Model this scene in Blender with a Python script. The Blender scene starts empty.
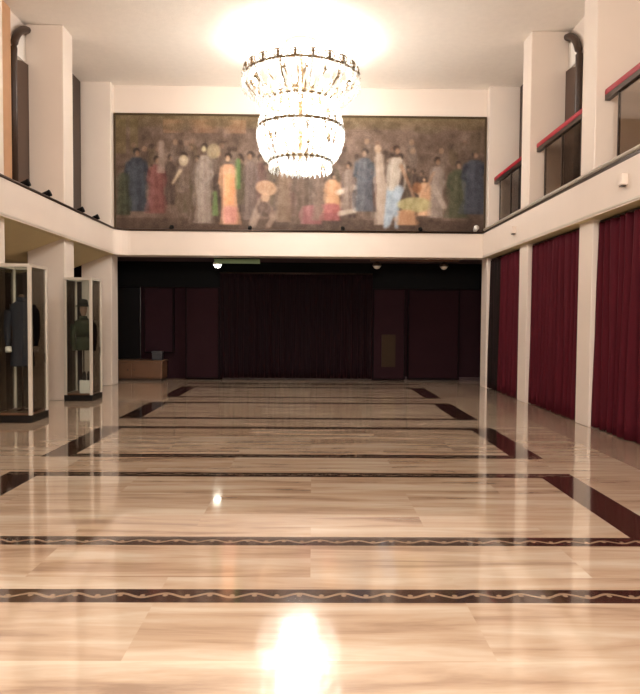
import bpy, bmesh, math, random
from mathutils import Vector, Matrix
PI = math.pi
random.seed(7)
S = bpy.context.scene
COL = S.collection

# ------------------------------------------------------------------ materials
def lin(c):
    return tuple((v/255/12.92 if v/255 <= .04045 else ((v/255+.055)/1.055)**2.4) for v in c)

def newmat(name):
    m = bpy.data.materials.new(name); m.use_nodes = True
    nt = m.node_tree
    return m, nt, nt.nodes['Principled BSDF'], nt.nodes['Material Output']

def N(nt, typ, **kw):
    n = nt.nodes.new(typ)
    for k, v in kw.items():
        if k.startswith('i_'):
            n.inputs[k[2:]].default_value = v
        else:
            setattr(n, k, v)
    return n

def math_n(nt, op, a, b=None, c=None):
    n = nt.nodes.new('ShaderNodeMath'); n.operation = op
    for i, v in enumerate((a, b, c)):
        if v is None: continue
        if isinstance(v, (int, float)): n.inputs[i].default_value = v
        else: nt.links.new(v, n.inputs[i])
    return n.outputs[0]

def mixc(nt, fac, a, b):
    n = nt.nodes.new('ShaderNodeMix'); n.data_type = 'RGBA'
    for sock, v in ((n.inputs[0], fac), (n.inputs[6], a), (n.inputs[7], b)):
        if isinstance(v, (int, float)): sock.default_value = v
        elif isinstance(v, tuple): sock.default_value = (*v[:3], 1)
        else: nt.links.new(v, sock)
    return n.outputs[2]

def simple(name, rgb, rough=.5, metal=0, noise=0, nscale=6, bump=0, bscale=60, spec=.5, sheen=0):
    m, nt, b, o = newmat(name)
    c = lin(rgb)
    b.inputs['Roughness'].default_value = rough
    b.inputs['Metallic'].default_value = metal
    b.inputs['Specular IOR Level'].default_value = spec
    if sheen:
        b.inputs['Sheen Weight'].default_value = sheen
        b.inputs['Sheen Roughness'].default_value = .4
        b.inputs['Sheen Tint'].default_value = (*c, 1)
    tc = N(nt, 'ShaderNodeTexCoord')
    nz = N(nt, 'ShaderNodeTexNoise', i_Scale=nscale, i_Detail=5.0)
    nt.links.new(tc.outputs['Object'], nz.inputs['Vector'])
    k = max(noise, .02)
    col = mixc(nt, nz.outputs['Fac'], tuple(v*(1-k) for v in c), tuple(min(1, v*(1+k)) for v in c))
    nt.links.new(col, b.inputs['Base Color'])
    if bump:
        nb = N(nt, 'ShaderNodeTexNoise', i_Scale=bscale, i_Detail=3.0)
        nt.links.new(tc.outputs['Object'], nb.inputs['Vector'])
        bp = N(nt, 'ShaderNodeBump', i_Strength=bump, i_Distance=.01)
        nt.links.new(nb.outputs['Fac'], bp.inputs['Height'])
        nt.links.new(bp.outputs['Normal'], b.inputs['Normal'])
    return m

def emit(name, rgb, strength):
    m, nt, b, o = newmat(name)
    b.inputs['Base Color'].default_value = (*lin(rgb), 1)
    b.inputs['Emission Color'].default_value = (*lin(rgb), 1)
    b.inputs['Emission Strength'].default_value = strength
    return m

def glass(name, tint, refl=.5, rough=.02):
    m, nt, b, o = newmat(name)
    nt.nodes.remove(b)
    tr = N(nt, 'ShaderNodeBsdfTransparent'); tr.inputs[0].default_value = (*tint, 1)
    gl = N(nt, 'ShaderNodeBsdfGlossy'); gl.inputs['Roughness'].default_value = rough
    fr = N(nt, 'ShaderNodeLayerWeight'); fr.inputs[0].default_value = .5
    f = math_n(nt, 'MULTIPLY', math_n(nt, 'MULTIPLY_ADD', math_n(nt, 'POWER', fr.outputs['Facing'], 5.0), .92, .045), refl)
    mx = N(nt, 'ShaderNodeMixShader')
    nt.links.new(f, mx.inputs[0]); nt.links.new(tr.outputs[0], mx.inputs[1]); nt.links.new(gl.outputs[0], mx.inputs[2])
    nt.links.new(mx.outputs[0], o.inputs[0])
    return m

M = {}
M['cream'] = simple('cream_plaster', (228, 213, 200), .55, noise=.03, nscale=2.5, bump=.05, bscale=90)
M['pier'] = simple('cream_stone', (229, 215, 202), .4, noise=.035, nscale=2.2)
M['ceiling'] = simple('ceiling_plaster', (246, 237, 226), .8, noise=.05, nscale=9, bump=.35, bscale=40)
M['soffit'] = simple('soffit_paint', (212, 196, 150), .7, noise=.05)
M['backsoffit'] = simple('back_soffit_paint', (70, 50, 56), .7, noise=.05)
M['brownwall'] = simple('brown_panelling', (74, 52, 38), .45, noise=.25, nscale=3)
M['darkbrown'] = simple('dark_wood', (58, 40, 28), .4, noise=.3, nscale=5)
M['tan'] = simple('tan_wood', (196, 150, 112), .4, noise=.15, nscale=4)
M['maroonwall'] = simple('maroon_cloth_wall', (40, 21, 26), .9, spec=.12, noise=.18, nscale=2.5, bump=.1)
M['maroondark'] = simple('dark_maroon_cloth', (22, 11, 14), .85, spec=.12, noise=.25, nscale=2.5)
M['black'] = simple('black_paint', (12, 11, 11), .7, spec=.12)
M['blackgloss'] = simple('black_lacquer', (14, 13, 14), .25)
M['metal'] = simple('dark_bronze', (62, 46, 36), .35, metal=.6)
M['alu'] = simple('pale_satin_metal', (214, 204, 190), .35, metal=.25)
M['white'] = simple('white_enamel', (238, 232, 224), .4)
M['railred'] = simple('red_velvet_rail', (158, 18, 40), .5, noise=.12, nscale=14, sheen=.6)
M['navy'] = simple('navy_wool', (34, 37, 48), .85, noise=.25, nscale=9, bump=.15)
M['green'] = simple('green_wool', (54, 58, 38), .85, noise=.22, nscale=9, bump=.15)
M['felt'] = simple('dark_green_felt', (36, 35, 27), .9, noise=.2, nscale=8)
M['wood'] = simple('brown_wood', (96, 66, 44), .4, noise=.25, nscale=4)
M['leather'] = simple('black_leather', (30, 24, 22), .4)
M['gold'] = simple('chandelier_brass', (112, 92, 66), .35, metal=.7)
M['glass'] = glass('clear_glass', (.90, .92, .90), .8)
M['glasstint'] = glass('smoked_side_glass', (.58, .54, .50), 1.0)
M['glassgray'] = glass('grey_balustrade_glass', (.66, .61, .56), .8)
M['bulb'] = emit('lit_bulb', (255, 244, 230), 18)
M['lamp'] = emit('lit_lamp', (255, 252, 235), 16)
M['exitgreen'] = emit('green_lit_plastic', (96, 112, 72), .16)

# crystal: clear and milky facets that catch the bulbs
def crystal():
    m, nt, b, o = newmat('cut_crystal'); nt.nodes.remove(b)
    tr = N(nt, 'ShaderNodeBsdfTransparent'); tr.inputs[0].default_value = (.96, .96, .95, 1)
    tl = N(nt, 'ShaderNodeBsdfTranslucent'); tl.inputs[0].default_value = (.95, .94, .90, 1)
    gl = N(nt, 'ShaderNodeBsdfGlossy'); gl.inputs['Roughness'].default_value = .12
    m1 = N(nt, 'ShaderNodeMixShader'); m1.inputs[0].default_value = .5
    nt.links.new(tl.outputs[0], m1.inputs[1]); nt.links.new(gl.outputs[0], m1.inputs[2])
    m2 = N(nt, 'ShaderNodeMixShader'); m2.inputs[0].default_value = .52
    nt.links.new(tr.outputs[0], m2.inputs[1]); nt.links.new(m1.outputs[0], m2.inputs[2])
    nt.links.new(m2.outputs[0], o.inputs[0])
    return m
M['crystal'] = crystal()

# polished marble with slab to slab variation and veins running across the hall
def marble(name, c1, c2, c3, rough=.10, vein=.5):
    m, nt, b, o = newmat(name)
    tc = N(nt, 'ShaderNodeTexCoord')
    sx = N(nt, 'ShaderNodeSeparateXYZ'); nt.links.new(tc.outputs['Object'], sx.inputs[0])
    X, Y = sx.outputs[0], sx.outputs[1]
    row = math_n(nt, 'FLOOR', math_n(nt, 'DIVIDE', Y, .8333))
    off = math_n(nt, 'MULTIPLY', math_n(nt, 'FLOORED_MODULO', row, 2.0), .75)
    cel = math_n(nt, 'FLOOR', math_n(nt, 'DIVIDE', math_n(nt, 'ADD', X, off), 1.5))
    cb = N(nt, 'ShaderNodeCombineXYZ'); nt.links.new(cel, cb.inputs[0]); nt.links.new(row, cb.inputs[1])
    wn = N(nt, 'ShaderNodeTexWhiteNoise', noise_dimensions='2D'); nt.links.new(cb.outputs[0], wn.inputs['Vector'])
    # veins
    mp = N(nt, 'ShaderNodeMapping'); mp.inputs['Scale'].default_value = (.5, 4.6, 1)
    nt.links.new(tc.outputs['Object'], mp.inputs[0])
    ad = N(nt, 'ShaderNodeVectorMath', operation='ADD')
    sc = N(nt, 'ShaderNodeVectorMath', operation='SCALE'); sc.inputs['Scale'].default_value = 7.0
    nt.links.new(wn.outputs['Color'], sc.inputs[0])
    nt.links.new(mp.outputs[0], ad.inputs[0]); nt.links.new(sc.outputs[0], ad.inputs[1])
    nz = N(nt, 'ShaderNodeTexNoise', i_Scale=1.4, i_Detail=6.0, i_Roughness=.58, i_Distortion=.5)
    nt.links.new(ad.outputs[0], nz.inputs['Vector'])
    rp = N(nt, 'ShaderNodeValToRGB')
    e = rp.color_ramp.elements
    e[0].position = .30; e[0].color = (*lin(c3), 1)
    e[1].position = .66; e[1].color = (*lin(c1), 1)
    k = e.new(.47); k.color = (*lin(c2), 1)
    nt.links.new(nz.outputs['Fac'], rp.inputs[0])
    tone = mixc(nt, wn.outputs['Value'], lin(c2), lin(c1))
    col = mixc(nt, vein, tone, rp.outputs[0])
    nt.links.new(col, b.inputs['Base Color'])
    b.inputs['Roughness'].default_value = rough
    b.inputs['IOR'].default_value = 1.65
    b.inputs['Coat Weight'].default_value = .6
    b.inputs['Coat IOR'].default_value = 1.7
    b.inputs['Coat Roughness'].default_value = .045
    return m
M['marble'] = marble('beige_marble', (206, 190, 170), (180, 153, 128), (126, 93, 72), vein=.75)
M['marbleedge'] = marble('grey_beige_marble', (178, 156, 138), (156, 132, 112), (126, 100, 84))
M['darkmarble'] = marble('dark_brown_marble', (66, 44, 34), (52, 33, 26), (34, 21, 17), rough=.09)

def scroll():
    m = M['darkmarble'].copy(); m.name = 'dark_marble_with_scroll_inlay'
    nt = m.node_tree; b = nt.nodes['Principled BSDF']
    src = b.inputs['Base Color'].links[0].from_socket
    tc = N(nt, 'ShaderNodeTexCoord'); sx = N(nt, 'ShaderNodeSeparateXYZ')
    nt.links.new(tc.outputs['Object'], sx.inputs[0])
    X, Y = sx.outputs[0], sx.outputs[1]
    # local offset across the band: bands lie at 1 +- .39 within a 2.5 m period
    t = math_n(nt, 'SUBTRACT', math_n(nt, 'FLOORED_MODULO', math_n(nt, 'ADD', Y, .25), 2.5), 1.25)
    v = math_n(nt, 'SUBTRACT', math_n(nt, 'ABSOLUTE', t), .39)
    w = math_n(nt, 'MULTIPLY', math_n(nt, 'SINE', math_n(nt, 'MULTIPLY', X, 2*PI/.22)), .022)
    d = math_n(nt, 'ABSOLUTE', math_n(nt, 'SUBTRACT', v, w))
    wave = math_n(nt, 'LESS_THAN', d, .011)
    cx = math_n(nt, 'SUBTRACT', math_n(nt, 'FLOORED_MODULO', X, .11), .055)
    r = math_n(nt, 'SQRT', math_n(nt, 'ADD', math_n(nt, 'POWER', cx, 2.0), math_n(nt, 'POWER', v, 2.0)))
    dot = math_n(nt, 'LESS_THAN', r, .013)
    f = math_n(nt, 'MULTIPLY', math_n(nt, 'MAXIMUM', wave, dot), .5)
    col = mixc(nt, f, src, lin((188, 160, 132)))
    nt.links.new(col, b.inputs['Base Color'])
    return m
M['scroll'] = scroll()

def velvet(name, rgb):
    m, nt, b, o = newmat(name)
    c = lin(rgb)
    tc = N(nt, 'ShaderNodeTexCoord')
    nz = N(nt, 'ShaderNodeTexNoise', i_Scale=3.0, i_Detail=6.0)
    mp = N(nt, 'ShaderNodeMapping'); mp.inputs['Scale'].default_value = (4, 4, .5)
    nt.links.new(tc.outputs['Object'], mp.inputs[0]); nt.links.new(mp.outputs[0], nz.inputs['Vector'])
    col = mixc(nt, nz.outputs['Fac'], tuple(v*.7 for v in c), tuple(v*1.3 for v in c))
    nt.links.new(col, b.inputs['Base Color'])
    b.inputs['Roughness'].default_value = .8
    b.inputs['Specular IOR Level'].default_value = .15
    b.inputs['Sheen Weight'].default_value = .10
    b.inputs['Sheen Tint'].default_value = (*lin((200, 60, 90)), 1)
    return m
M['curtain'] = velvet('crimson_velvet', (74, 16, 27))
M['gapdrape'] = velvet('dark_gap_velvet', (26, 20, 18))  # near-black colour carries the shade of the gap by the corner pier
M['stagecurtain'] = velvet('dark_wine_velvet', (18, 5, 9))

# ------------------------------------------------------------------ mesh helpers
def obj(name, bm, mats, parent=None, smooth=False):
    me = bpy.data.meshes.new(name)
    bmesh.ops.recalc_face_normals(bm, faces=bm.faces)
    bm.to_mesh(me); bm.free()
    if not isinstance(mats, (list, tuple)): mats = [mats]
    for m in mats: me.materials.append(m)
    if smooth:
        for p in me.polygons: p.use_smooth = True
    o = bpy.data.objects.new(name, me); COL.objects.link(o)
    if parent: o.parent = parent
    return o

def tag(o, label, cat, group=None):
    o['label'] = label; o['category'] = cat
    if group: o['group'] = group
    return o

def thing(name, label, cat, loc=(0, 0, 0), rz=0, group=None):
    o = bpy.data.objects.new(name, None); COL.objects.link(o)
    o.location = loc; o.rotation_euler = (0, 0, rz); o.empty_display_size = .1
    return tag(o, label, cat, group)

def struct(name, bm, mats, smooth=False):
    o = obj(name, bm, mats, None, smooth); o['kind'] = 'structure'; return o

def box(bm, x0, x1, y0, y1, z0, z1, bevel=0, mat=0):
    vs = [bm.verts.new((x, y, z)) for x in (x0, x1) for y in (y0, y1) for z in (z0, z1)]
    fs = [bm.faces.new([vs[i] for i in q]) for q in ((0,1,3,2),(4,6,7,5),(0,4,5,1),(2,3,7,6),(0,2,6,4),(1,5,7,3))]
    for f in fs: f.material_index = mat
    if bevel:
        es = {e for f in fs for e in f.edges}
        bmesh.ops.bevel(bm, geom=list(es), offset=bevel, segments=2, affect='EDGES', profile=.6)
    return bm

def bx(*a, **k): return box(bmesh.new(), *a, **k)

def tube(bm, pts, r, seg=8, caps=True):
    pts = [Vector(p) for p in pts]
    rings = []
    for i, p in enumerate(pts):
        d = (pts[min(i+1, len(pts)-1)] - pts[max(i-1, 0)]).normalized()
        a = Vector((0, 0, 1)) if abs(d.z) < .95 else Vector((1, 0, 0))
        u = d.cross(a).normalized(); v = d.cross(u).normalized()
        rr = r[i] if isinstance(r, (list, tuple)) else r
        rings.append([bm.verts.new(p + u*rr*math.cos(2*PI*k/seg) + v*rr*math.sin(2*PI*k/seg)) for k in range(seg)])
    for a, b in zip(rings, rings[1:]):
        for k in range(seg):
            bm.faces.new((a[k], a[(k+1) % seg], b[(k+1) % seg], b[k]))
    if caps:
        bm.faces.new(rings[0][::-1]); bm.faces.new(rings[-1])
    return bm

def lathe(bm, prof, seg=24, c=(0, 0, 0), sx=1, sy=1):
    rings = []
    for r, z in prof:
        if r < 1e-5: rings.append([bm.verts.new((c[0], c[1], c[2]+z))])
        else: rings.append([bm.verts.new((c[0]+sx*r*math.cos(2*PI*k/seg), c[1]+sy*r*math.sin(2*PI*k/seg), c[2]+z)) for k in range(seg)])
    for a, b in zip(rings, rings[1:]):
        for k in range(seg):
            k2 = (k+1) % seg
            if len(a) == 1 and len(b) == 1: continue
            if len(a) == 1: bm.faces.new((a[0], b[k2], b[k]))
            elif len(b) == 1: bm.faces.new((a[k], a[k2], b[0]))
            else: bm.faces.new((a[k], a[k2], b[k2], b[k]))
    return bm

def prism(bm, poly, axis, a0, a1, mat=0):
    """extrude a 2-D polygon along an axis ('x','y','z')"""
    def P(u, v, w):
        return {'x': (w, u, v), 'y': (u, w, v), 'z': (u, v, w)}[axis]
    A = [bm.verts.new(P(u, v, a0)) for u, v in poly]; B = [bm.verts.new(P(u, v, a1)) for u, v in poly]
    n = len(poly)
    fs = [bm.faces.new(A), bm.faces.new(B[::-1])]
    for i in range(n): fs.append(bm.faces.new((A[i], B[i], B[(i+1) % n], A[(i+1) % n])))
    for f in fs: f.material_index = mat
    return bm

def copy_tree(o, parent=None):
    c = o.copy(); COL.objects.link(c); c.parent = parent
    for ch in list(o.children): copy_tree(ch, c)
    return c

# ------------------------------------------------------------------ dimensions (metres; y runs down the hall)
XR, XL = 3.62, -4.14          # inner faces of the piers
PW, PT = .63, .42
PWL = .62             # pier width, thickness
PY = [13.5, 11.0, 8.5, 6.0, 3.5, 1.0, -1.5, -4.0]
HC = 6.21                     # ceiling
FB, FT = 2.70, 3.20           # balcony fascia bottom / top
YB = 13.30                    # front plane of the back wall beam
YREAR = -6.0
YEND = 15.05
OXR, OXL = 4.27, -4.78        # outer walls of the balconies
LXL = -6.3                    # outer wall below the left balcony

# ------------------------------------------------------------------ floor
bm = bmesh.new()
xs = [LXL, XL-.1, -2.68, -2.38, 2.02, 2.32, 3.05, XR+PW+.1]
ys = [YREAR]
for c in sorted(PY):
    for d in (-.472, -.318, .318, .472):
        if YREAR < c+d < YEND: ys.append(c+d)
ys.append(YEND+.1)
nC = len(PY)
vg = [[bm.verts.new((x, y, 0)) for y in ys] for x in xs]
for i in range(len(xs)-1):
    for j in range(len(ys)-1):
        f = bm.faces.new((vg[i][j], vg[i+1][j], vg[i+1][j+1], vg[i][j+1]))
        ym = (ys[j]+ys[j+1])/2; xm = (xs[i]+xs[i+1])/2
        near = min(PY, key=lambda c: abs(c-ym)); d = abs(ym-near)
        inside = -2.68 < xm < 2.32
        side = inside and (xm < -2.38 or xm > 2.02)
        mi = 0
        if inside and   .31 < d < .48: mi = 2
        elif side and d > .47 and ym < 14: mi = 1
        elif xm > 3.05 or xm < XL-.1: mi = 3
        f.material_index = mi
flo = struct('floor', bm, [M['marble'], M['darkmarble'], M['scroll'], M['marbleedge']])
for p in flo.data.polygons:
    if p.normal.z < 0: p.flip()

# ------------------------------------------------------------------ shell
struct('ceiling', bx(OXL-.1, OXR+.1, YREAR, YEND+.2, HC, HC+.15), M['ceiling'])
struct('wall_rear', bx(LXL-.1, OXR+.1, YREAR-.15, YREAR, 0, HC), M['cream'])
# back wall: the beam and the wall that carries the mural
struct('wall_back', bx(XL-.9, XR+.9, YB+.19, YB+.42, FB+.1, HC), M['cream'])
bm = bmesh.new(); box(bm, XL-.0, XR+.0, YB, YB+.42, FB, FT, bevel=.012)
struct('trim_1', bm, M['cream'])
# recess behind the beam
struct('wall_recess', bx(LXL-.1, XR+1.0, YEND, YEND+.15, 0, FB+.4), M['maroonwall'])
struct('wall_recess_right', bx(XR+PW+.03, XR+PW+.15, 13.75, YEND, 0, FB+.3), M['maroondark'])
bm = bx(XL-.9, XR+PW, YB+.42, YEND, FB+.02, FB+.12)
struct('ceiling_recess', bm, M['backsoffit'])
# black header running along the recess wall
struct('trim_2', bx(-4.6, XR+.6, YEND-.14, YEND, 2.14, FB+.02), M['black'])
struct('baseboard_recess', bx(-2.1, XR+.6, YEND-.06, YEND, 0, .07, bevel=.008), simple('grey_skirting', (72, 56, 58), .3))  # plain purple-grey strip along the foot of the recess wall

# right lower wall (behind the curtains) and right/left upper outer walls
struct('wall_right', bx(XR+PW, XR+PW+.12, YREAR, 13.75, 0, FB+.02), M['brownwall'])
struct('wall_right_upper', bx(OXR, OXR+.12, YREAR, YEND+.1, FT-.3, HC), [M['cream']])
struct('wall_left_upper', bx(OXL-.12, OXL, YREAR, YEND+.1, FT-.3, HC), [M['cream']])
struct('wall_left', bx(LXL-.12, LXL, YREAR, YEND, 0, 2.8), M['brownwall'])

# piers (full height, behind the fascia line)
for i, y in enumerate(PY):
    for s, X0, X1 in (('right', XR, XR+PW), ('left', XL-PWL, XL)):
        bm = bx(X0, X1, y-PT/2, y+PT/2, 0, HC-.0, bevel=.014)
        struct('pier_%s' % s, bm, M['pier'])

# balcony slabs with their fascias; the underside of the left one slopes down to the wall
bm = prism(bmesh.new(), [(XL+.09, FB), (XL+.09, FT), (XL-.10, FT), (XL-.10, FT-.3), (LXL, FT-.3), (LXL, 2.32), (XL-.95, 2.36), (XL-.06, FB)], 'y', YREAR, YB+.02)
o = struct('balcony_left', bm, [M['cream'], M['soffit']])
for p in o.data.polygons:
    if p.normal.z < -.3: p.material_index = 1
bm = prism(bmesh.new(), [(XR-.09, FB), (XR-.09, FT), (XR+.10, FT), (XR+.10, FT-.3), (OXR, FT-.3), (OXR, FB), (XR+.05, FB)], 'y', YREAR, YB+.02)
o = struct('balcony_right', bm, [M['cream'], M['soffit']])
for p in o.data.polygons:
    if p.normal.z < -.3: p.material_index = 1
# rounded cove where the left fascia turns into the back beam
bm = bmesh.new()
R = .30
poly = [(XL+.0, YB+.0)]
cx, cy = XL+.09+R, YB-R
poly = [(XL+.085, YB+.005)] + [(cx + R*math.cos(PI - t*PI/2/8), cy + R*math.sin(t*PI/2/8)) for t in range(9)]
prism(bm, poly, 'z', FB, FT)
struct('trim_3', bm, M['cream'])
# fine bronze rail along the left and back ledges
pts = [(XL+.06, YREAR+.1, FT+.02)] + [(cx + (R-.012)*math.cos(PI - t*PI/2/8), cy + (R-.012)*math.sin(t*PI/2/8), FT+.02) for t in range(9)] + [(XR-.125, YB-.012, FT+.02)]
tag(obj('ledge_rail', tube(bmesh.new(), pts,   .022, 8), M['metal'], None, True),
    'thin dark bronze rail running along the left balcony edge and below the mural', 'rail')
bm = bmesh.new()
tube(bm, [(XR-.075, YREAR+.1, FT+.075), (XR-.075, YB-.05, FT+.075)], .03, 10)
t = thing('ledge_rail', 'thin cream rail along the right balcony edge over a dark strip for the shaded gap', 'rail', (0, 0, 0))
obj('rail_tube', bm, M['alu'], t, True)
obj('gap_shade_strip', bx(XR-.088, XR-.02, YREAR+.1, YB-.05, FT, FT+.045), M['metal'], t)  # dark colour replaces the shade in the gap below the rail
# thin pale metal mouldings along the foot of the fascias
struct('trim_4', bx(XR-.10, XR-.075, YREAR+.1, YB-.02, FB+.02, FB+.045), M['alu'])
struct('trim_5', bx(XL+.075, XL+.10, YREAR+.1, YB-R, FB+.02, FB+.045), M['alu'])

# dark panelling of the far balcony bays, arched doors behind the second piers
for s, OX, d in (('right', OXR, -1), ('left', OXL, 1)):
    x0, x1 = sorted((OX, OX+d*.03))
    struct('panelling_%s' % s, bx(x0, x1, 12.45, 13.28, FT-.28, HC-.01), M['darkbrown'])
def arched_door(OX, d, yc, label):
    t = thing('arched_door', label, 'door', (OX, yc, 2.9))
    W, HS = .72, 2.62
    a = [(-W, 0)] + [(W*math.cos(PI-k*PI/20), HS+.62*math.sin(PI-k*PI/20)) for k in range(21)] + [(W, 0)]
    bm = bmesh.new()
    tube(bm, [(d*.06, u, v) for u, v in a], .06, 8)
    obj('door_frame', bm, M['darkbrown'], t, True)
    bm = prism(bmesh.new(), [(-W+.03, 0), (W-.03, 0), (W-.03, HS-.05)] + [((W-.03)*math.cos(k*PI/12), HS-.12+.16*math.sin(k*PI/12)) for k in range(1, 12)] + [(-W+.03, HS-.05)], 'x', min(d*.015, d*.07), max(d*.015, d*.07))
    obj('door_leaf', bm, M['brownwall'], t)
    bm = prism(bmesh.new(), [((W-.02)*math.cos(k*PI/16), HS+.06+.46*math.sin(k*PI/16)) for k in range(17)], 'x', min(d*.01, d*.03), max(d*.01, d*.03))
    obj('lunette', bm, M['white'], t)
    return t
arched_door(OXR, -1, 11.0, 'dark arched door on the right balcony, half hidden by the second pier')
arched_door(OXL, 1, 11.0, 'dark arched door on the left balcony beside a tan upright')
tag(obj('door_post', bx(OXL+.004, OXL+.06, 9.90, 10.20, FT-.29, HC-.02, bevel=.01), M['tan']),
    'tan wooden upright on the left balcony wall beside the arched door', 'post')

# ------------------------------------------------------------------ right balcony balustrades
def balustrade(y0, y1, label):
    t = thing('balustrade', label, 'balustrade', (XR+.15, (y0+y1)/2, FT-.30), 0, 'red topped glass balustrades on the right balcony')
    L = (y1-y0)/2; z = FT-.30
    bm = bx(-.045, .045, -L, L, 4.275-z, 4.355-z, bevel=.03)
    obj('handrail', bm, M['railred'], t)
    obj('dark_lower_bar', bx(-.034, .034, -L, L, 4.215-z, 4.285-z), M['metal'], t)  # dark bar along the lower half of the rail
    n = 2
    a, b = -L+.33, L-.33
    for k in range(n):
        u0 = a+(b-a)*k/n+.012; u1 = a+(b-a)*(k+1)/n-.012
        obj('glass_panel', bx(-.008, .008, u0, u1, .03, 4.23-z), M['glassgray'], t)
    for u in (a, (a+b)/2, b):
        obj('post', bx(-.014, .014, u-.011, u+.011, 0, 4.245-z), M['metal'], t)
    return t
for k, lab in ((0, 'glass balustrade with red rail on the right balcony beside the mural'),
               (1, 'middle red railed glass balustrade on the right balcony'),
               (2, 'nearest red railed glass balustrade on the right, cut by the picture edge')):
    balustrade(PY[k+1]+PT/2+.005, PY[k]-PT/2-.005, lab)

# ------------------------------------------------------------------ curtains
def curtain_mesh(x, y0, y1, z0, z1, seed, folds, amp=.07, axis='y'):
    rnd = random.Random(seed)
    n = folds*10
    bm = bmesh.new()
    ph = [rnd.uniform(-.6, .6) for _ in range(folds+2)]
    am = [rnd.uniform(.55, 1.25) for _ in range(folds+2)]
    rows = []
    nz = 14
    for j in range(nz+1):
        w = j/nz; row = []
        for i in range(n+1):
            u = i/n*folds; k = int(u); f = u-k
            p = ph[k]*(1-f)+ph[k+1]*f; a = am[k]*(1-f)+am[k+1]*f
            q = amp*a*math.sin(2*PI*u+p+.35*math.sin(3*w+k)) + amp*.25*math.sin(4.7*PI*u+seed)
            q *= .75+.35*(1-w)
            yy = y0+(y1-y0)*i/n+.012*math.sin(5*w+u)*(1 if 0 < i < n else 0)
            zz = z0+(z1-z0)*w
            row.append(bm.verts.new((x+q, yy, zz) if axis == 'y' else (yy, x+q, zz)))
        rows.append(row)
    for a, b in zip(rows, rows[1:]):
        for i in range(n): bm.faces.new((a[i], a[i+1], b[i+1], b[i]))
    return bm
def solid(o, t=.006):
    m = o.modifiers.new('cloth_thickness', 'SOLIDIFY'); m.thickness = t
    return o
for y0, y1, sd, fd, lab in (
        (PY[1]+PT/2+.02, PY[0]-PT/2-.72, 3, 7, 'crimson velvet curtain hanging in the farthest right bay next to a dark gap'),
        (PY[2]+PT/2+.02, PY[1]-PT/2-.02, 11, 11, 'crimson velvet curtain filling the middle right bay between two cream piers'),
        (PY[3]+PT/2+.02, PY[2]-PT/2-.02, 5, 11, 'nearest crimson velvet curtain, at the right picture edge')):
    t = thing('velvet_curtain', lab, 'curtain', (XR+.098, (y0+y1)/2, 0), 0, 'velvet curtains between the right piers')
    c = solid(obj('drape', curtain_mesh(0, y0-(y0+y1)/2, y1-(y0+y1)/2, .012, FB-.05, sd, fd), M['curtain'], t, True))
    obj('curtain_rod', tube(bmesh.new(), [(0, y0-(y0+y1)/2, FB-.03), (0, y1-(y0+y1)/2, FB-.03)], .018, 8), M['metal'], t, True)

t = thing('velvet_curtain', 'narrow nearly black drape added as the shade of the gap by the right corner pier', 'curtain', (XR+.098, 12.92, 0))  # added drape, its dark cloth stands in for the shaded gap
solid(obj('drape', curtain_mesh(0, -.33, .345, .012, FB-.05, 8, 4), M['gapdrape'], t, True))
obj('curtain_rod', tube(bmesh.new(), [(0, -.33, FB-.03), (0, .345, FB-.03)], .018, 8), M['metal'], t, True)
# ------------------------------------------------------------------ recess: panels, stage curtain, furniture
t = thing('stage_curtain', 'very dark wine curtain closing the middle of the back recess', 'curtain', (-.36, YEND-.30, 0))
solid(obj('drape', curtain_mesh(0, -1.76, 1.74, .05, 2.44, 21, 22, .035, axis='x'), M['stagecurtain'], t, True))
obj('curtain_rod', tube(bmesh.new(), [(-1.76, 0, 2.46), (1.74, 0, 2.46)], .018, 8), M['metal'], t, True)
def cloth_panel(x0, x1, z0, z1, m, lab, d=.09):
    t = thing('wall_panel', lab, 'panel', ((x0+x1)/2, YEND-d/2-.006, z0))
    w = (x1-x0)/2
    obj('cloth_face', bx(-w+.03, w-.03, -d/2, d/2, .03, z1-z0-.03, bevel=.015), m, t)
    bm = bmesh.new()
    for a in ((-w, -w+.03, 0, z1-z0), (w-.03, w, 0, z1-z0)): box(bm, a[0], a[1], -d/2-.012, d/2, a[2], a[3])
    box(bm, -w+.03, w-.03, -d/2-.012, d/2, 0, .03); box(bm, -w+.03, w-.03, -d/2-.012, d/2, z1-z0-.03, z1-z0)
    obj('panel_frame', bm, M['maroondark'], t)
    return t
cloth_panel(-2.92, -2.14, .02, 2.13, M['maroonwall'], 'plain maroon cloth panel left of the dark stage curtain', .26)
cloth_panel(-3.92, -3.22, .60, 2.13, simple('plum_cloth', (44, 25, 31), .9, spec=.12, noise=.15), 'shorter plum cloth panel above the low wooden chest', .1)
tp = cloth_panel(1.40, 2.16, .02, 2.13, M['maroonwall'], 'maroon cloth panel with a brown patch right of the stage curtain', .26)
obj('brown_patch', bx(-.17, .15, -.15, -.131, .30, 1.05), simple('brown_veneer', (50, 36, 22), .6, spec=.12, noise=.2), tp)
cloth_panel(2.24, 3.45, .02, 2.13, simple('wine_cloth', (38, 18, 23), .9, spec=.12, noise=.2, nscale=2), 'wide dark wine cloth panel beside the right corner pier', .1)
tag(obj('glass_door', bx(-4.92, -4.0, YEND-.05, YEND-.006, .02, 2.13, bevel=.01), M['blackgloss']),
    'black glossy glass door in the left corner of the back recess', 'door')
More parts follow.
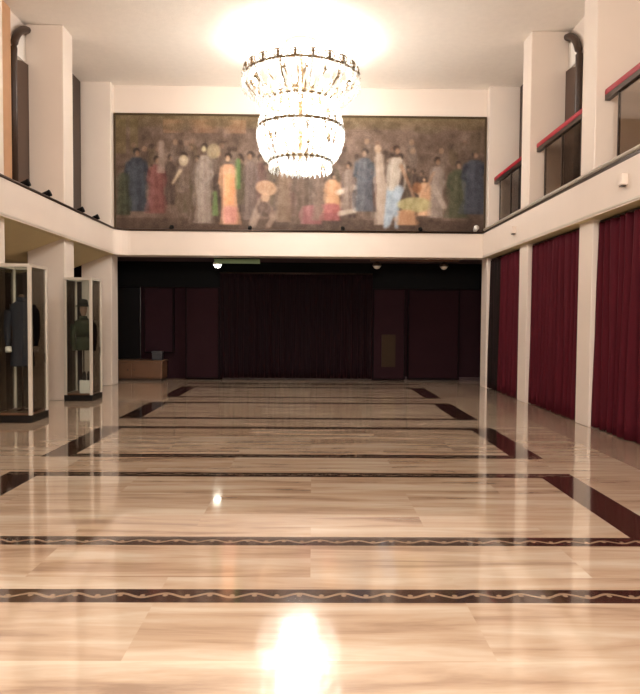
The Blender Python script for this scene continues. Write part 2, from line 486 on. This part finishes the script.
# low chest
t = thing('low_chest', 'low brown wooden chest by the back wall below the plum panel', 'chest', (-3.92, YEND-.42, 0))
obj('chest_body', bx(-.78, .56, -.26, .26, .05, .42, bevel=.012), M['wood'], t)
obj('chest_top', bx(-.80, .58, -.28, .28, .42, .46, bevel=.01), M['wood'], t)
obj('plinth', bx(-.75, .53, -.23, .24, .0, .05), M['darkbrown'], t)
for k in range(2):
    d = obj('door', bx(-.75+.65*k, -.12+.65*k, -.275, -.26, .09, .39, bevel=.005), M['wood'], t)
    obj('knob', lathe(bmesh.new(), [(0, -.02), (.014, -.012), (.016, 0), (.01, .01), (0, .014)], 10, (-.20+.14*k, -.285, .25)), M['metal'], d, True)
t = thing('box', 'small dark grey box standing on the low wooden chest', 'box', (-3.52, YEND-.42, .46))
obj('box_body', bx(-.11, .11, -.09, .09, 0, .16, bevel=.012), simple('slate_card', (54, 54, 58), .4), t)
obj('box_lid', bx(-.118, .118, -.098, .098, .16, .20, bevel=.008), simple('slate_lid', (66, 66, 70), .35), t)

# lamps of the recess
def downlight(x, y, lit, label):
    t = thing('downlight', label, 'lamp', (x, y, FB+.02), 0, 'lamps under the back beam')
    obj('mount', lathe(bmesh.new(), [(0, 0), (.045, 0), (.045, -.03), (.02, -.04), (.02, -.075), (0, -.075)], 16), M['metal'], t, True)
    obj('lamp_shade', lathe(bmesh.new(), [(.03, -.06), (.07, -.08), (.10, -.13), (.10, -.15), (.085, -.135), (.03, -.075)], 20), M['white'] if lit else M['metal'], t, True)
    obj('bulb', lathe(bmesh.new(), [(0, -.07), (.05, -.09), (.082, -.13), (.082, -.16), (.05, -.20), (0, -.215)], 18), M['lamp'] if lit else M['alu'], t, True)
    return t
downlight(-2.06, 13.95, True, 'glowing white lamp under the left of the back beam')
downlight(1.40, 13.95, False, 'unlit small lamp under the back beam right of the middle')
downlight(2.86, 13.95, False, 'unlit small lamp under the back beam nearest the right corner')
t = thing('exit_light', 'faint green light box fixed under the back beam beside the glowing lamp', 'light', (-1.62, 13.86, FB+.02))
obj('housing', bx(-.50, .50, -.04, .04, -.035, 0, bevel=.006), M['black'], t)
obj('diffuser', bx(-.49, .49, -.045, -.03, -.13, -.035, bevel=.006), M['exitgreen'], t)
t = thing('light_track', 'dark brown light track under the right half of the back beam', 'light', (2.2, 13.86, FB+.02))
obj('track', bx(-.95, .95, -.04, .04, -.05, 0, bevel=.006), M['wood'], t)

# small spotlights standing on the ledges
def ledge_spot(x, y, z, rz, m, label, sc=1):
    t = thing('ledge_spotlight', label, 'spotlight', (x, y, z), rz, 'small spotlights on the balcony ledges')
    obj('base', bx(-.05*sc, .05*sc, -.04*sc, .04*sc, 0, .02*sc, bevel=.004), m, t)
    bm = bmesh.new(); tube(bm, [(0, 0, .015*sc), (0, 0, .08*sc)], .012*sc, 8); obj('stem', bm, m, t, True)
    bm = bmesh.new(); tube(bm, [(-.07*sc, 0, .08*sc), (-.02*sc, 0, .09*sc), (.06*sc, 0, .12*sc), (.08*sc, 0, .128*sc)], [.03*sc, .045*sc, .05*sc, .055*sc], 12)
    obj('lamp_head', bm, m, t, True)
    return t
LS = [(9.35, 'nearest black spotlight on the left balcony ledge'),
      (10.10, 'black spotlight on the left ledge in front of the second pier'),
      (11.55, 'black spotlight on the left ledge between the two cream piers'),
      (12.35, 'black spotlight on the left ledge nearest the mural')]
for y, lab in LS: ledge_spot(XL-.03, y, FT, 0, M['black'], lab, 1.0)
for px, lab in ((171, 'small black spotlight on the ledge below the left end of the mural'),
                (249, 'small black spotlight on the ledge just left of the chandelier'),
                (342, 'small black spotlight on the ledge just right of the chandelier'),
                (420, 'small black spotlight on the ledge below the right part of the mural')):
    ledge_spot((px-312)*YB/640, YB+.062, FT, PI/2, M['black'], lab, .8)
ledge_spot((475-312)*YB/640, YB+.072, FT, -PI/2, M['white'], 'small white spotlight on the ledge at the right end of the mural', 1.0)
# spotlights on the right fascia
for y, lab in ((7.25, 'white box light on the right fascia above the nearest curtain'),
               (11.2, 'white box light on the right fascia near the second pier')):
    t = thing('fascia_light', lab, 'light', (XR-.09, y, 2.98), 0, 'box lights on the right balcony fascia')
    obj('housing', bx(-.07, .004, -.055, .055, -.065, .065, bevel=.012), M['cream'], t)
    obj('lens', bx(-.058, -.014, -.042, .042, -.078, -.063), M['metal'], t)

# ------------------------------------------------------------------ the mural
MX0, MX1 = XL+.05, XR-.05
MZ0, MZ1 = FT+.03, 5.60
def paint():
    """pigment picture, 370 x 120: rows of robed people on a brown ground"""
    W, H = 370, 120
    rnd = random.Random(4)
    img = [[[84, 66, 54] for _ in range(W)] for _ in range(H)]
    # smooth blotches
    g = [[rnd.uniform(-1, 1) for _ in range(60)] for _ in range(22)]
    def nz(x, y, s):
        u, v = x/s, y/s; i, j = int(u), int(v); a, b = u-i, v-j
        q = lambda m, n: g[n % 22][m % 60]
        return (q(i, j)*(1-a)+q(i+1, j)*a)*(1-b)+(q(i, j+1)*(1-a)+q(i+1, j+1)*a)*b
    for y in range(H):
        for x in range(W):
            d = 14+16*nz(x, y, 13)+11*nz(x+77, y+31, 6)+8*nz(x+9, y+3, 3)
            img[y][x] = [84+d, 66+d*.9, 54+d*.85]
    def blend(x, y, c, a):
        if 0 <= x < W and 0 <= y < H:
            p = img[y][x]
            for k in range(3): p[k] += (c[k]-p[k])*a
    def ell(cx, cy, rx, ry, c, a=.9, rot=0):
        cr, sr = math.cos(rot), math.sin(rot); m = int(max(rx, ry))+2
        for y in range(int(cy)-m, int(cy)+m+1):
            for x in range(int(cx)-m, int(cx)+m+1):
                u = ((x-cx)*cr+(y-cy)*sr)/rx; v = (-(x-cx)*sr+(y-cy)*cr)/ry
                r = u*u+v*v
                if r < 1.15:
                    f = 1 if r < .8 else (1.15-r)/.35
                    n = 16*nz(x*1.7, y*.7, 3)
                    blend(x, y, (c[0]+n, c[1]+n, c[2]+n), a*f)
    def limb(x0, y0, x1, y1, r0, r1, c, a=.85):
        n = max(2, int(math.hypot(x1-x0, y1-y0)/1.2))
        for i in range(n+1):
            t = i/n; ell(x0+(x1-x0)*t, y0+(y1-y0)*t, r0+(r1-r0)*t, r0+(r1-r0)*t, c, a*.5)
    def robe(x, y0, y1, w0, w1, c, lean=0, folds=3):
        ph = rnd.uniform(0, 6); q1 = rnd.uniform(2, 4)
        for y in range(int(y0), int(y1)):
            t = (y-y0)/max(1, y1-y0); w = (w0+(w1-w0)*t)*min(1, .45+2.2*math.sqrt(max(0, t)+.005)); cx = x+lean*t
            wl = w*(1+.16*math.sin(q1*t*3+ph)); wr = w*(1+.16*math.sin(q1*t*3.7+ph*2))
            for xx in range(int(cx-wl), int(cx+wr)+1):
                u = (xx-cx)/max(w, 1)
                sh = 13*math.sin(u*2.6*folds+t*2.2*math.sin(ph)+ph)*(.4+.6*nz(xx+40, y*.4, 7))-12*u
                blend(xx, y, (c[0]+sh, c[1]+sh, c[2]+sh), .84 if abs(u) < .8 else .45)
    def man(x, yh, yf, c, skin=(158, 122, 96), hair=(50, 37, 29), w=7, lean=0, legs=None, arm=None):
        hh = (yf-yh)/8.0
        if legs:
            ym = yh+(yf-yh)*.52
            limb(x-w*.35+lean*.5, ym, x-w*.55+lean, yf, w*.42, w*.24, legs); limb(x+w*.35+lean*.5, ym, x+w*.75+lean, yf, w*.42, w*.24, legs)
            robe(x, yh+hh*1.1, ym+3, w*.78, w*.62, c, lean*.5)
        else: robe(x, yh+hh*1.1, yf, w*.78, w*1.1, c, lean)
        k = rnd.choice((-1, 1)); dc = tuple(v*.86 for v in c)
        limb(x-w*.75, yh+hh*1.7, x-w*1.0, yh+hh*3.2, w*.25, w*.2, dc); limb(x-w*1.0, yh+hh*3.2, x-w*(.2+.3*k), yh+hh*3.9, w*.2, w*.15, dc)
        limb(x+w*.75, yh+hh*1.7, x+w*1.0, yh+hh*3.1, w*.25, w*.2, dc); limb(x+w*1.0, yh+hh*3.1, x+w*(.5+.4*k), yh+hh*4.1, w*.2, w*.15, dc)
        if arm: limb(x+w*.5*arm[2], yh+hh*1.8, x+arm[0], yh+arm[1], w*.26, w*.18, skin)
        hw = min(hh, 8)*.42
        ell(x, yh+hh*.15, hw*1.0, hw*1.2, hair); ell(x+.8*k, yh+hh*.38, hw*.68, hw*.95, skin, .8)
    # architecture and sky at the top, ground at the foot
    for y in range(H):
        for x in range(W):
            if y < 13: blend(x, y, (122, 104, 62), .55*(1-y/16))
            if 46 < x < 130 and 3 < y < 18: blend(x, y, (164, 120, 84), .45*abs(math.sin(x*.09)))
            if y > 106: blend(x, y, (66, 48, 38), .55)
    for x0, x1 in ((0, 10), (14, 22)):
        for y in range(4, 40):
            for x in range(x0, x1): blend(x, y, (112, 100, 52), .4)
    for k in range(9): ell(18+k*42, 9+3*math.sin(k*2), 15, 4, (84, 72, 46), .4)
    for k in range(34):   # dim figures between the main ones
        x = rnd.uniform(6, 364); man(x, rnd.uniform(38, 58), rnd.uniform(92, 106), rnd.choice([(98, 80, 68), (74, 58, 50), (112, 96, 84), (84, 72, 52), (90, 62, 56)]), skin=(128, 100, 80), w=rnd.uniform(5, 8))
    for k in range(40):   # crowd of small far heads
        x = rnd.uniform(8, 362); y = rnd.uniform(24, 42)
        ell(x, y+10, 5, 10, rnd.choice([(96, 78, 66), (72, 56, 48), (108, 92, 80), (80, 66, 44)]), .55)
        ell(x, y, 2.6, 3.1, rnd.choice([(150, 118, 92), (120, 92, 74), (64, 48, 38)]), .7)
    man(20, 36, 100, (50, 58, 70), hair=(30, 24, 22), w=11)
    robe(7, 60, 104, 5, 8, (56, 60, 40))
    man(40, 44, 102, (118, 66, 62), w=9)
    robe(45, 26, 60, 3, 4, (140, 120, 108))
    man(68, 40, 112, (112, 92, 80), skin=(206, 182, 150), w=8, legs=(98, 80, 66), arm=(-12, 30, -1))
    ell(67, 46, 5, 6, (206, 186, 154), .7)
    man(88, 30, 112, (150, 134, 122), skin=(200, 184, 140), w=8)
    ell(97, 36, 7, 8, (184, 170, 128), .5)
    robe(99, 78, 104, 2, 3, (98, 124, 70))
    man(112, 40, 113, (216, 160, 122), skin=(222, 180, 146), w=9, lean=2)
    robe(113, 60, 92, 5, 5, (232, 152, 104)); robe(114, 94, 112, 8, 7, (196, 132, 122))
    robe(122, 44, 76, 2.5, 2.5, (84, 118, 62)); man(134, 38, 108, (108, 90, 82), w=7)
    limb(136, 112, 146, 88, 4, 5, (140, 118, 104)); limb(146, 88, 158, 104, 5, 4, (128, 104, 90)); ell(149, 84, 4.5, 5, (176, 140, 112)); limb(158, 104, 152, 114, 3, 3, (140, 116, 100))
    ell(150, 74, 11, 8, (186, 146, 114), .8, .2); ell(148, 96, 7, 8, (72, 54, 46), .6)
    man(168, 46, 110, (120, 96, 76), w=8); man(186, 50, 112, (92, 72, 58), w=9)
    robe(196, 92, 112, 10, 12, (140, 84, 84)); man(204, 54, 108, (110, 88, 74), w=7)
    # seated man in the middle right, standing group
    man(217, 60, 100, (196, 144, 104), w=8); robe(216, 90, 108, 9, 10, (146, 76, 76))
    limb(222, 78, 240, 72, 3, 3, (196, 176, 158)); limb(224, 100, 240, 96, 3, 3, (184, 168, 150)); man(233, 48, 96, (132, 112, 100), w=6)
    man(249, 34, 98, (82, 86, 94), skin=(150, 120, 98), w=10)
    robe(263, 36, 112, 4, 8, (176, 156, 140), lean=6); ell(262, 32, 3.6, 4.5, (168, 140, 116))
    man(281, 30, 114, (196, 182, 166), skin=(158, 120, 94), hair=(60, 42, 32), w=9, legs=(150, 166, 180), lean=-6, arm=(18, 52, 1))
    limb(284, 74, 272, 112, 5, 3, (156, 170, 184))
    man(310, 62, 102, (222, 172, 132), skin=(220, 176, 140), w=7); ell(302, 72, 5, 6, (150, 96, 60), .7)
    ell(300, 90, 18, 8, (172, 160, 112)); robe(292, 96, 112, 9, 12, (190, 140, 102))
    man(322, 42, 104, (150, 134, 124), w=7, arm=(-12, 34, -1)); limb(318, 70, 330, 92, 3, 3, (170, 152, 138))
    man(343, 46, 104, (74, 78, 54), w=10); man(360, 34, 100, (56, 62, 76), hair=(30, 24, 22), w=12)
    robe(362, 14, 36, 8, 8, (90, 74, 58)); ell(346, 30, 9, 6, (104, 88, 74), .6)
    # soften the brushwork, then a little canvas grain
    for _ in range(2):
        src = [[p[:] for p in row] for row in img]
        for y in range(H):
            for x in range(W):
                acc = [0, 0, 0]; n = 0
                for dy, dx, wt in ((0, 0, 3), (0, 1, 1), (0, -1, 1), (1, 0, 1), (-1, 0, 1)):
                    yy, xx = y+dy, x+dx
                    if 0 <= yy < H and 0 <= xx < W:
                        n += wt
                        for k in range(3): acc[k] += src[yy][xx][k]*wt
                img[y][x] = [v/n for v in acc]
    for y in range(H):
        for x in range(W):
            d = 9*nz(x+15, y+50, 4)+rnd.uniform(-6, 6); p = img[y][x]; m = sum(p)/3
            img[y][x] = [m+(v-m)*.9+d for v in p]
    return img, W, H
img, PWd, PHt = paint()
me = bpy.data.meshes.new('canvas')
verts, faces = [], []
for j in range(PHt+1):
    for i in range(PWd+1):
        verts.append((MX0+(MX1-MX0)*i/PWd, 0, MZ1-(MZ1-MZ0)*j/PHt))
for j in range(PHt):
    for i in range(PWd):
        a = j*(PWd+1)+i; faces.append((a, a+PWd+1, a+PWd+2, a+1))
me.from_pydata(verts, [], faces)
ca = me.color_attributes.new('pigment', 'FLOAT_COLOR', 'CORNER')
buf = []
for p in me.polygons:
    j, i = divmod(p.index, PWd)
    c = lin([min(255, max(8, v)) for v in img[j][i]])
    for _ in range(4): buf.extend((*c, 1))
ca.data.foreach_set('color', buf)
m, nt, b, o_ = newmat('painted_canvas')
at = N(nt, 'ShaderNodeAttribute', attribute_name='pigment')
nt.links.new(at.outputs['Color'], b.inputs['Base Color'])
b.inputs['Roughness'].default_value = .6
b.inputs['Specular IOR Level'].default_value = .25
me.materials.append(m)
mur = thing('mural', 'long painting of robed people in earthy browns on the back wall', 'painting', (0, YB+.185, 0))
cv = bpy.data.objects.new('canvas', me); COL.objects.link(cv); cv.parent = mur; cv.location = (0, -.025, 0)
obj('backing_board', bx(MX0, MX1, -.02, .0, MZ0, MZ1), M['darkbrown'], mur)
bm = bmesh.new()
fw = .035
box(bm, MX0-fw, MX1+fw, -.05, .0, MZ1, MZ1+fw); box(bm, MX0-fw, MX1+fw, -.05, .0, MZ0-.025, MZ0)
box(bm, MX0-fw, MX0, -.05, .0, MZ0, MZ1); box(bm, MX1, MX1+fw, -.05, .0, MZ0, MZ1)
obj('frame', bm, simple('bronze_frame', (74, 58, 36), .4, metal=.3), mur)

# ------------------------------------------------------------------ display cases
def case(x0, x1, y0, y1, h, label):
    t = thing('display_case', label, 'display case', ((x0+x1)/2, (y0+y1)/2, 0), 0, 'glass costume cases by the left piers')
    w, d = (x1-x0)/2, (y1-y0)/2; p = .022
    obj('plinth', bx(-w, w, -d, d, .0, .10, bevel=.006), M['blackgloss'], t)
    obj('display_floor', bx(-w+.03, w-.03, -d+.03, d-.03, .10, .125), M['wood'], t)
    for sx in (-1, 1):
        for sy in (-1, 1):
            cx, cy = sx*(w-p), sy*(d-p)
            obj('corner_post', bx(cx-p, cx+p, cy-p, cy+p, .10, h-.04, bevel=.004), M['alu'], t)
    bm = bmesh.new()
    box(bm, -w, w, -d, -d+2*p, h-.04, h); box(bm, -w, w, d-2*p, d, h-.04, h)
    box(bm, -w, -w+2*p, -d+2*p, d-2*p, h-.04, h); box(bm, w-2*p, w, -d+2*p, d-2*p, h-.04, h)
    obj('top_frame', bm, M['alu'], t)
    obj('top_glass', bx(-w+2*p, w-2*p, -d+2*p, d-2*p, h-.02, h-.012), M['glass'], t)
    obj('front_glass', bx(-w+2*p, w-2*p, -d+p-.003, -d+p+.003, .13, h-.04), M['glass'], t)
    obj('back_glass', bx(-w+2*p, w-2*p, d-p-.003, d-p+.003, .13, h-.04), M['glass'], t)
    obj('side_glass', bx(w-p-.003, w-p+.003, -d+2*p, d-2*p, .13, h-.04), M['glasstint'], t)
    obj('side_glass', bx(-w+p-.003, -w+p+.003, -d+2*p, d-2*p, .13, h-.04), M['glasstint'], t)
    obj('lock', bx(w-.001, w+.012, d-.16, d-.12, .78, .9, bevel=.004), M['metal'], t)
    return t
case(-4.14, -3.66, 8.38, 8.92, 2.08, 'nearest glass costume case at the left picture edge with a navy coat')
case(-4.135, -3.665, 10.70, 11.22, 2.06, 'farther glass costume case left of the recess with a green jacket')

def costume(x, y, z, rz, cloth, hat, coat_len, label, white_cuff=False, sc=1, xy=.92):
    """costume on a stand: coat with sleeves, collar and hat, on a pole with a round foot"""
    t = thing('dressed_mannequin', label, 'mannequin', (x, y, z), rz, 'costumed mannequins in the glass cases')
    t.scale = (sc*xy, sc*xy, sc)
    obj('stand_foot', lathe(bmesh.new(), [(0, 0), (.10, 0), (.10, .012), (.03, .025), (.018, .05), (0, .05)], 20), M['metal'], t, True)
    obj('stand_pole', tube(bmesh.new(), [(0, 0, .03), (0, 0, 1.0)], .014, 10), M['metal'], t, True)
    b0 = 1.42-coat_len
    prof = [(.0, b0+.02), (.175, b0), (.185, b0+.02), (.172, b0+coat_len*.28), (.150, b0+coat_len*.5), (.150, 1.10), (.178, 1.26), (.188, 1.36), (.165, 1.43), (.09, 1.475), (.058, 1.50), (.05, 1.49), (0, 1.49)]
    bm = lathe(bmesh.new(), prof, 28, (0, 0, 0), 1.0, .66)
    rr = random.Random(int(abs(y)*10))
    for v in bm.verts:
        a = math.atan2(v.co.y, v.co.x); k = max(0, (1.05-v.co.z))*.03
        v.co.x += k*math.cos(a)*math.sin(7*a); v.co.y += k*math.sin(a)*math.sin(7*a)
    c = obj('coat', bm, cloth, t, True)
    for i in range(4):
        obj('button', lathe(bmesh.new(), [(0, -.006), (.012, -.004), (.012, .004), (0, .006)], 10, (.035, -.108+.012*abs(i-1.5), 1.30-.10*i)), M['gold'], c, True)
    obj('collar', lathe(bmesh.new(), [(.062, 1.47), (.085, 1.465), (.08, 1.525), (.066, 1.53), (.058, 1.48)], 20, (0, 0, 0), 1, .85), cloth, t, True)
    for s in (-1, 1):
        bm = tube(bmesh.new(), [(s*.15, 0, 1.405), (s*.205, 0, 1.33), (s*.225, .0, 1.14), (s*.222, -.03, .98), (s*.205, -.075, .84)], [.06, .068, .058, .052, .046], 12)
        sl = obj('sleeve', bm, cloth, t, True)
        if white_cuff:
            obj('cuff', tube(bmesh.new(), [(s*.208, -.068, .86), (s*.202, -.085, .80)], [.05, .052], 12), M['white'], sl, True)
    neck = simple('mannequin_skin', (150, 118, 96), .5)
    if hat:
        bm = lathe(bmesh.new(), [(0, 1.44), (.05, 1.45), (.046, 1.53), (.062, 1.56), (.084, 1.62), (.088, 1.68), (.075, 1.75), (.04, 1.79), (0, 1.795)], 20, (0, -.012, 0), .86, 1.0)
        for v in bm.verts:      # nose ridge and chin on the front of the mask
            if v.co.y < -.05 and 1.6 < v.co.z < 1.66 and abs(v.co.x) < .02: v.co.y -= .018
        obj('head', bm, neck, t, True)
        bm = lathe(bmesh.new(), [(0, 1.73), (.09, 1.725), (.165, 1.715), (.175, 1.725), (.10, 1.75), (.095, 1.80), (.085, 1.845), (.04, 1.865), (0, 1.868)], 28, (0, 0, 0), 1, .9)
        h = obj('hat', bm, M['felt'], t, True)
        obj('hat_band', lathe(bmesh.new(), [(.097, 1.752), (.101, 1.752), (.099, 1.785), (.095, 1.785)], 28, (0, 0, 0), 1, .9), M['black'], h, True)
    else:
        obj('neck_cap', lathe(bmesh.new(), [(0, 1.48), (.05, 1.48), (.048, 1.55), (.03, 1.565), (0, 1.567)], 18), M['wood'], t, True)
    return t
costume(-3.90, 8.66, .125, .35, M['navy'], False, .82, 'dark navy coat with white cuffs on a stand in the nearest case', True, xy=.80)
costume(-3.90, 10.97, .125, .45, M['green'], True, .58, 'green jacket and dark brimmed hat on a stand in the farther case', sc=.85)
# things at the feet of the costumes
t = thing('display_block', 'low white block inside the farther case under the green jacket', 'block', (-3.81, 10.815, .125))
obj('block_body', bx(-.085, .085, -.07, .07, 0, .22, bevel=.008), M['white'], t)
def boot(x, y, z, rz, label, grp=None):
    t = thing('shoe', label, 'shoe', (x, y, z), rz, grp)
    bm = bmesh.new()
    prof = [(-.035, .10, .028, .035), (-.03, .06, .030, .035), (-.01, .035, .032, .032), (.03, .03, .034, .028), (.07, .024, .03, .022), (.10, .018, .016, .014)]
    rings = []
    for (u, zz, ry, rz_) in prof:
        rings.append([bm.verts.new((u, ry*math.cos(2*PI*k/12), zz+rz_*math.sin(2*PI*k/12)+.006)) for k in range(12)])
    for a, c in zip(rings, rings[1:]):
        for k in range(12): bm.faces.new((a[k], a[(k+1) % 12], c[(k+1) % 12], c[k]))
    bm.faces.new(rings[0][::-1]); bm.faces.new(rings[-1])
    obj('upper', bm, M['leather'], t, True)
    obj('sole', bx(-.06, .11, -.03, .03, 0, .012, bevel=.004), M['black'], t)
    return t
boot(-3.85, 10.848, .345, -1.2, 'left black shoe on the white block in the farther case', 'black shoes on the white block')
boot(-3.77, 10.848, .345, -1.2, 'right black shoe on the white block in the farther case', 'black shoes on the white block')

# ------------------------------------------------------------------ chandelier
CX, CY = -.225, 11.35
ch = thing('chandelier', 'huge lit two tier crystal chandelier hanging in front of the mural', 'chandelier', (CX, CY, HC))
def zz(h): return h-HC
obj('ceiling_canopy', lathe(bmesh.new(), [(0, 0), (.26, 0), (.28, -.03), (.16, -.07), (.07, -.12), (.035, -.16), (0, -.16)], 28), M['white'], ch, True)
obj('stem', lathe(bmesh.new(), [(0, zz(6.1)), (.03, zz(6.1)), (.03, zz(5.9)), (.075, zz(5.8)), (.05, zz(5.66)), (.10, zz(5.5)), (.06, zz(5.36)), (.035, zz(5.2)), (.035, zz(4.7)), (.08, zz(4.6)), (.05, zz(4.5)), (.03, zz(4.2)), (.06, zz(4.10)), (0, zz(4.04))], 18), M['gold'], ch, True)
def ring(name, r, h, t=.02):
    bm = bmesh.new(); n = 64
    pts = [(r*math.cos(2*PI*k/n), r*math.sin(2*PI*k/n), zz(h)) for k in range(n)]
    rr = []
    for k in range(n):
        a = 2*PI*k/n
        rr.append([bm.verts.new(((r+t*math.cos(q))*math.cos(a), (r+t*math.cos(q))*math.sin(a), zz(h)+1.4*t*math.sin(q))) for q in (0, PI/3, 2*PI/3, PI, 4*PI/3, 5*PI/3)])
    for k in range(n):
        a, b = rr[k], rr[(k+1) % n]
        for q in range(6): bm.faces.new((a[q], b[q], b[(q+1) % 6], a[(q+1) % 6]))
    return obj(name, bm, M['gold'], ch, True)
ring('upper_ring', 1.00, 5.58, .016); ring('middle_ring', .62, 5.16); ring('lower_ring', .74, 4.72); ring('bottom_ring', .54, 4.15)
# strands of faceted beads
def bead(bm, c, r, hh):
    top = bm.verts.new((c[0], c[1], c[2]+hh)); bot = bm.verts.new((c[0], c[1], c[2]-hh))
    q = [bm.verts.new((c[0]+r*math.cos(k*PI/2+.4), c[1]+r*math.sin(k*PI/2+.4), c[2])) for k in range(4)]
    for k in range(4):
        bm.faces.new((q[k], q[(k+1) % 4], top)); bm.faces.new((q[(k+1) % 4], q[k], bot))
def strand(a, b, sag, n, r):
    bm = bmesh.new()
    for i in range(n+1):
        t = i/n; s = 4*t*(1-t)*sag
        rad = a[0]+(b[0]-a[0])*t; h = a[1]+(b[1]-a[1])*t
        k = 1+.25*math.sin(i*2.3)
        bead(bm, (rad+s*.45, 0, zz(h-s*.6)), r*k, r*1.5*k)
    return bm
def spin(name, mesh_obj, n, off=0):
    for k in range(n):
        o = mesh_obj if k == 0 else mesh_obj.copy()
        if k: COL.objects.link(o); o.parent = ch
        o.rotation_euler = (0, 0, 2*PI*k/n+off)
spin('s', obj('crystal_strand', strand((1.02, 5.61), (.62, 5.12), .13, 13, .028), M['crystal'], ch), 32)
spin('s', obj('crystal_strand', strand((.62, 5.14), (.74, 4.74), .03, 8, .030), M['crystal'], ch), 26)
spin('s', obj('crystal_strand', strand((.75, 4.70), (.54, 4.14), .12, 12, .032), M['crystal'], ch), 34)
# pendants below the rings and inner curtains of beads (too many to count)
bm = bmesh.new()
rnd = random.Random(3)
for r, h, n, d in ((1.02, 5.54, 48, .18), (.80, 5.34, 26, .16), (.75, 4.66, 40, .16), (.54, 4.10, 32, .11), (.34, 4.08, 22, .11), (.16, 4.06, 12, .10)):
    for k in range(n):
        a = 2*PI*(k+.5)/n
        for q in range(3):
            bead(bm, (r*math.cos(a), r*math.sin(a), zz(h-q*d/3)), .020+.006*q, .036+.012*q)
for R0, h0, R1, h1, n in ((.5, 5.5, .4, 5.1, 16), (.34, 5.1, .42, 4.5, 22), (.46, 4.5, .3, 4.0, 22)):
    for k in range(n):
        a = 2*PI*k/n
        for q in range(9):
            t = q/8; r = R0+(R1-R0)*t
            bead(bm, (r*math.cos(a), r*math.sin(a), zz(h0+(h1-h0)*t)), .026, .04)
o = obj('crystal_pendants', bm, M['crystal'], ch); o['kind'] = 'stuff'
# brass scrollwork standing on the upper ring
bm = bmesh.new()
pts = [(0, .0), (.05, .03), (.09, .09), (.08, .16), (.03, .19), (-.02, .17), (-.03, .12), (0, .10)]
for sg in (-1, 1): tube(bm, [(1.0, sg*u, zz(5.58)+v*.75) for u, v in pts], .011, 6)
lathe(bm, [(0, 0), (.03, .02), (.02, .06), (.03, .08), (0, .12)], 10, (1.0, 0, zz(5.59)))
spin('q', obj('scrollwork', bm, M['gold'], ch, True), 22, .07)
bm = bmesh.new()
tube(bm, [(1.0, 0, zz(5.57)), (.93, 0, zz(5.40)), (.79, 0, zz(5.25)), (.63, 0, zz(5.16))], .014, 6)
spin('q', obj('basket_rib', bm, M['gold'], ch, True), 12, .2)
# curled arms with candle bulbs
def arm_mesh(r, h):
    bm = bmesh.new()
    pts = [(.04+ (r-.04)*t, 0, zz(h-.10*math.sin(PI*t)+.05*t)) for t in [i/10 for i in range(11)]]
    tube(bm, pts, .013, 6)
    lathe(bm, [(0, 0), (.05, .01), (.055, .025), (.018, .03), (.018, .09), (0, .09)], 12, (r, 0, zz(h+.05)))
    return bm
def bulb_mesh(r, h, s):
    return lathe(bmesh.new(), [(0, 0), (.022*s, .01*s), (.045*s, .06*s), (.040*s, .10*s), (.018*s, .15*s), (0, .18*s)], 12, (r, 0, zz(h)))
for r, h, n, s in ((.86, 5.40, 16, 1.0), (.44, 5.22, 10, 1.0), (.58, 4.62, 14, 1.0), (.34, 4.34, 10, 1.0)):
    a0 = obj('arm', arm_mesh(r, h), M['gold'], ch, True); b0 = obj('bulb', bulb_mesh(r, h+.13, s), M['bulb'], ch, True)
    spin('a', a0, n, .1); spin('b', b0, n, .1)

# ------------------------------------------------------------------ light
def plight(name, loc, watt, col=(1, .98, .95), rad=.3):
    l = bpy.data.lights.new(name, 'POINT'); l.energy = watt; l.color = col; l.shadow_soft_size = rad
    o = bpy.data.objects.new(name, l); o.location = loc; COL.objects.link(o); return o
plight('chandelier_light_top', (CX, CY, 5.90), 105, rad=.16)
plight('chandelier_light_middle', (CX, CY, 4.95), 285, rad=.30)
plight('chandelier_light_low', (CX, CY, 4.45), 360, rad=.30)
plight('hall_chandelier_light', (CX, .2, 4.6), 520, rad=.5)
plight('rear_chandelier_light', (CX, -4.2, 4.6), 760, rad=.5)

w = bpy.data.worlds.new('World'); S.world = w; w.use_nodes = True
w.node_tree.nodes['Background'].inputs[0].default_value = (1, .9, .8, 1)
w.node_tree.nodes['Background'].inputs[1].default_value = .05

# ------------------------------------------------------------------ camera
cam = bpy.data.cameras.new('Camera'); cam.sensor_fit = 'HORIZONTAL'; cam.sensor_width = 36
cam.lens = 640/640*36
co = bpy.data.objects.new('Camera', cam); COL.objects.link(co)
yaw, pitch, roll = math.atan(8/640), math.atan(25/640), math.radians(.42)
mw = Matrix.Rotation(-yaw, 4, 'Z') @ Matrix.Rotation(PI/2-pitch, 4, 'X') @ Matrix.Rotation(roll, 4, 'Z')
co.matrix_world = Matrix.Translation((0, 0, 1.35)) @ mw
cam.clip_start = .05; cam.clip_end = 100
S.camera = co
S.view_settings.view_transform = 'Standard'
S.view_settings.look = 'None'
S.view_settings.gamma = 1
S.view_settings.use_curve_mapping = False
S.view_settings.exposure = 0.08
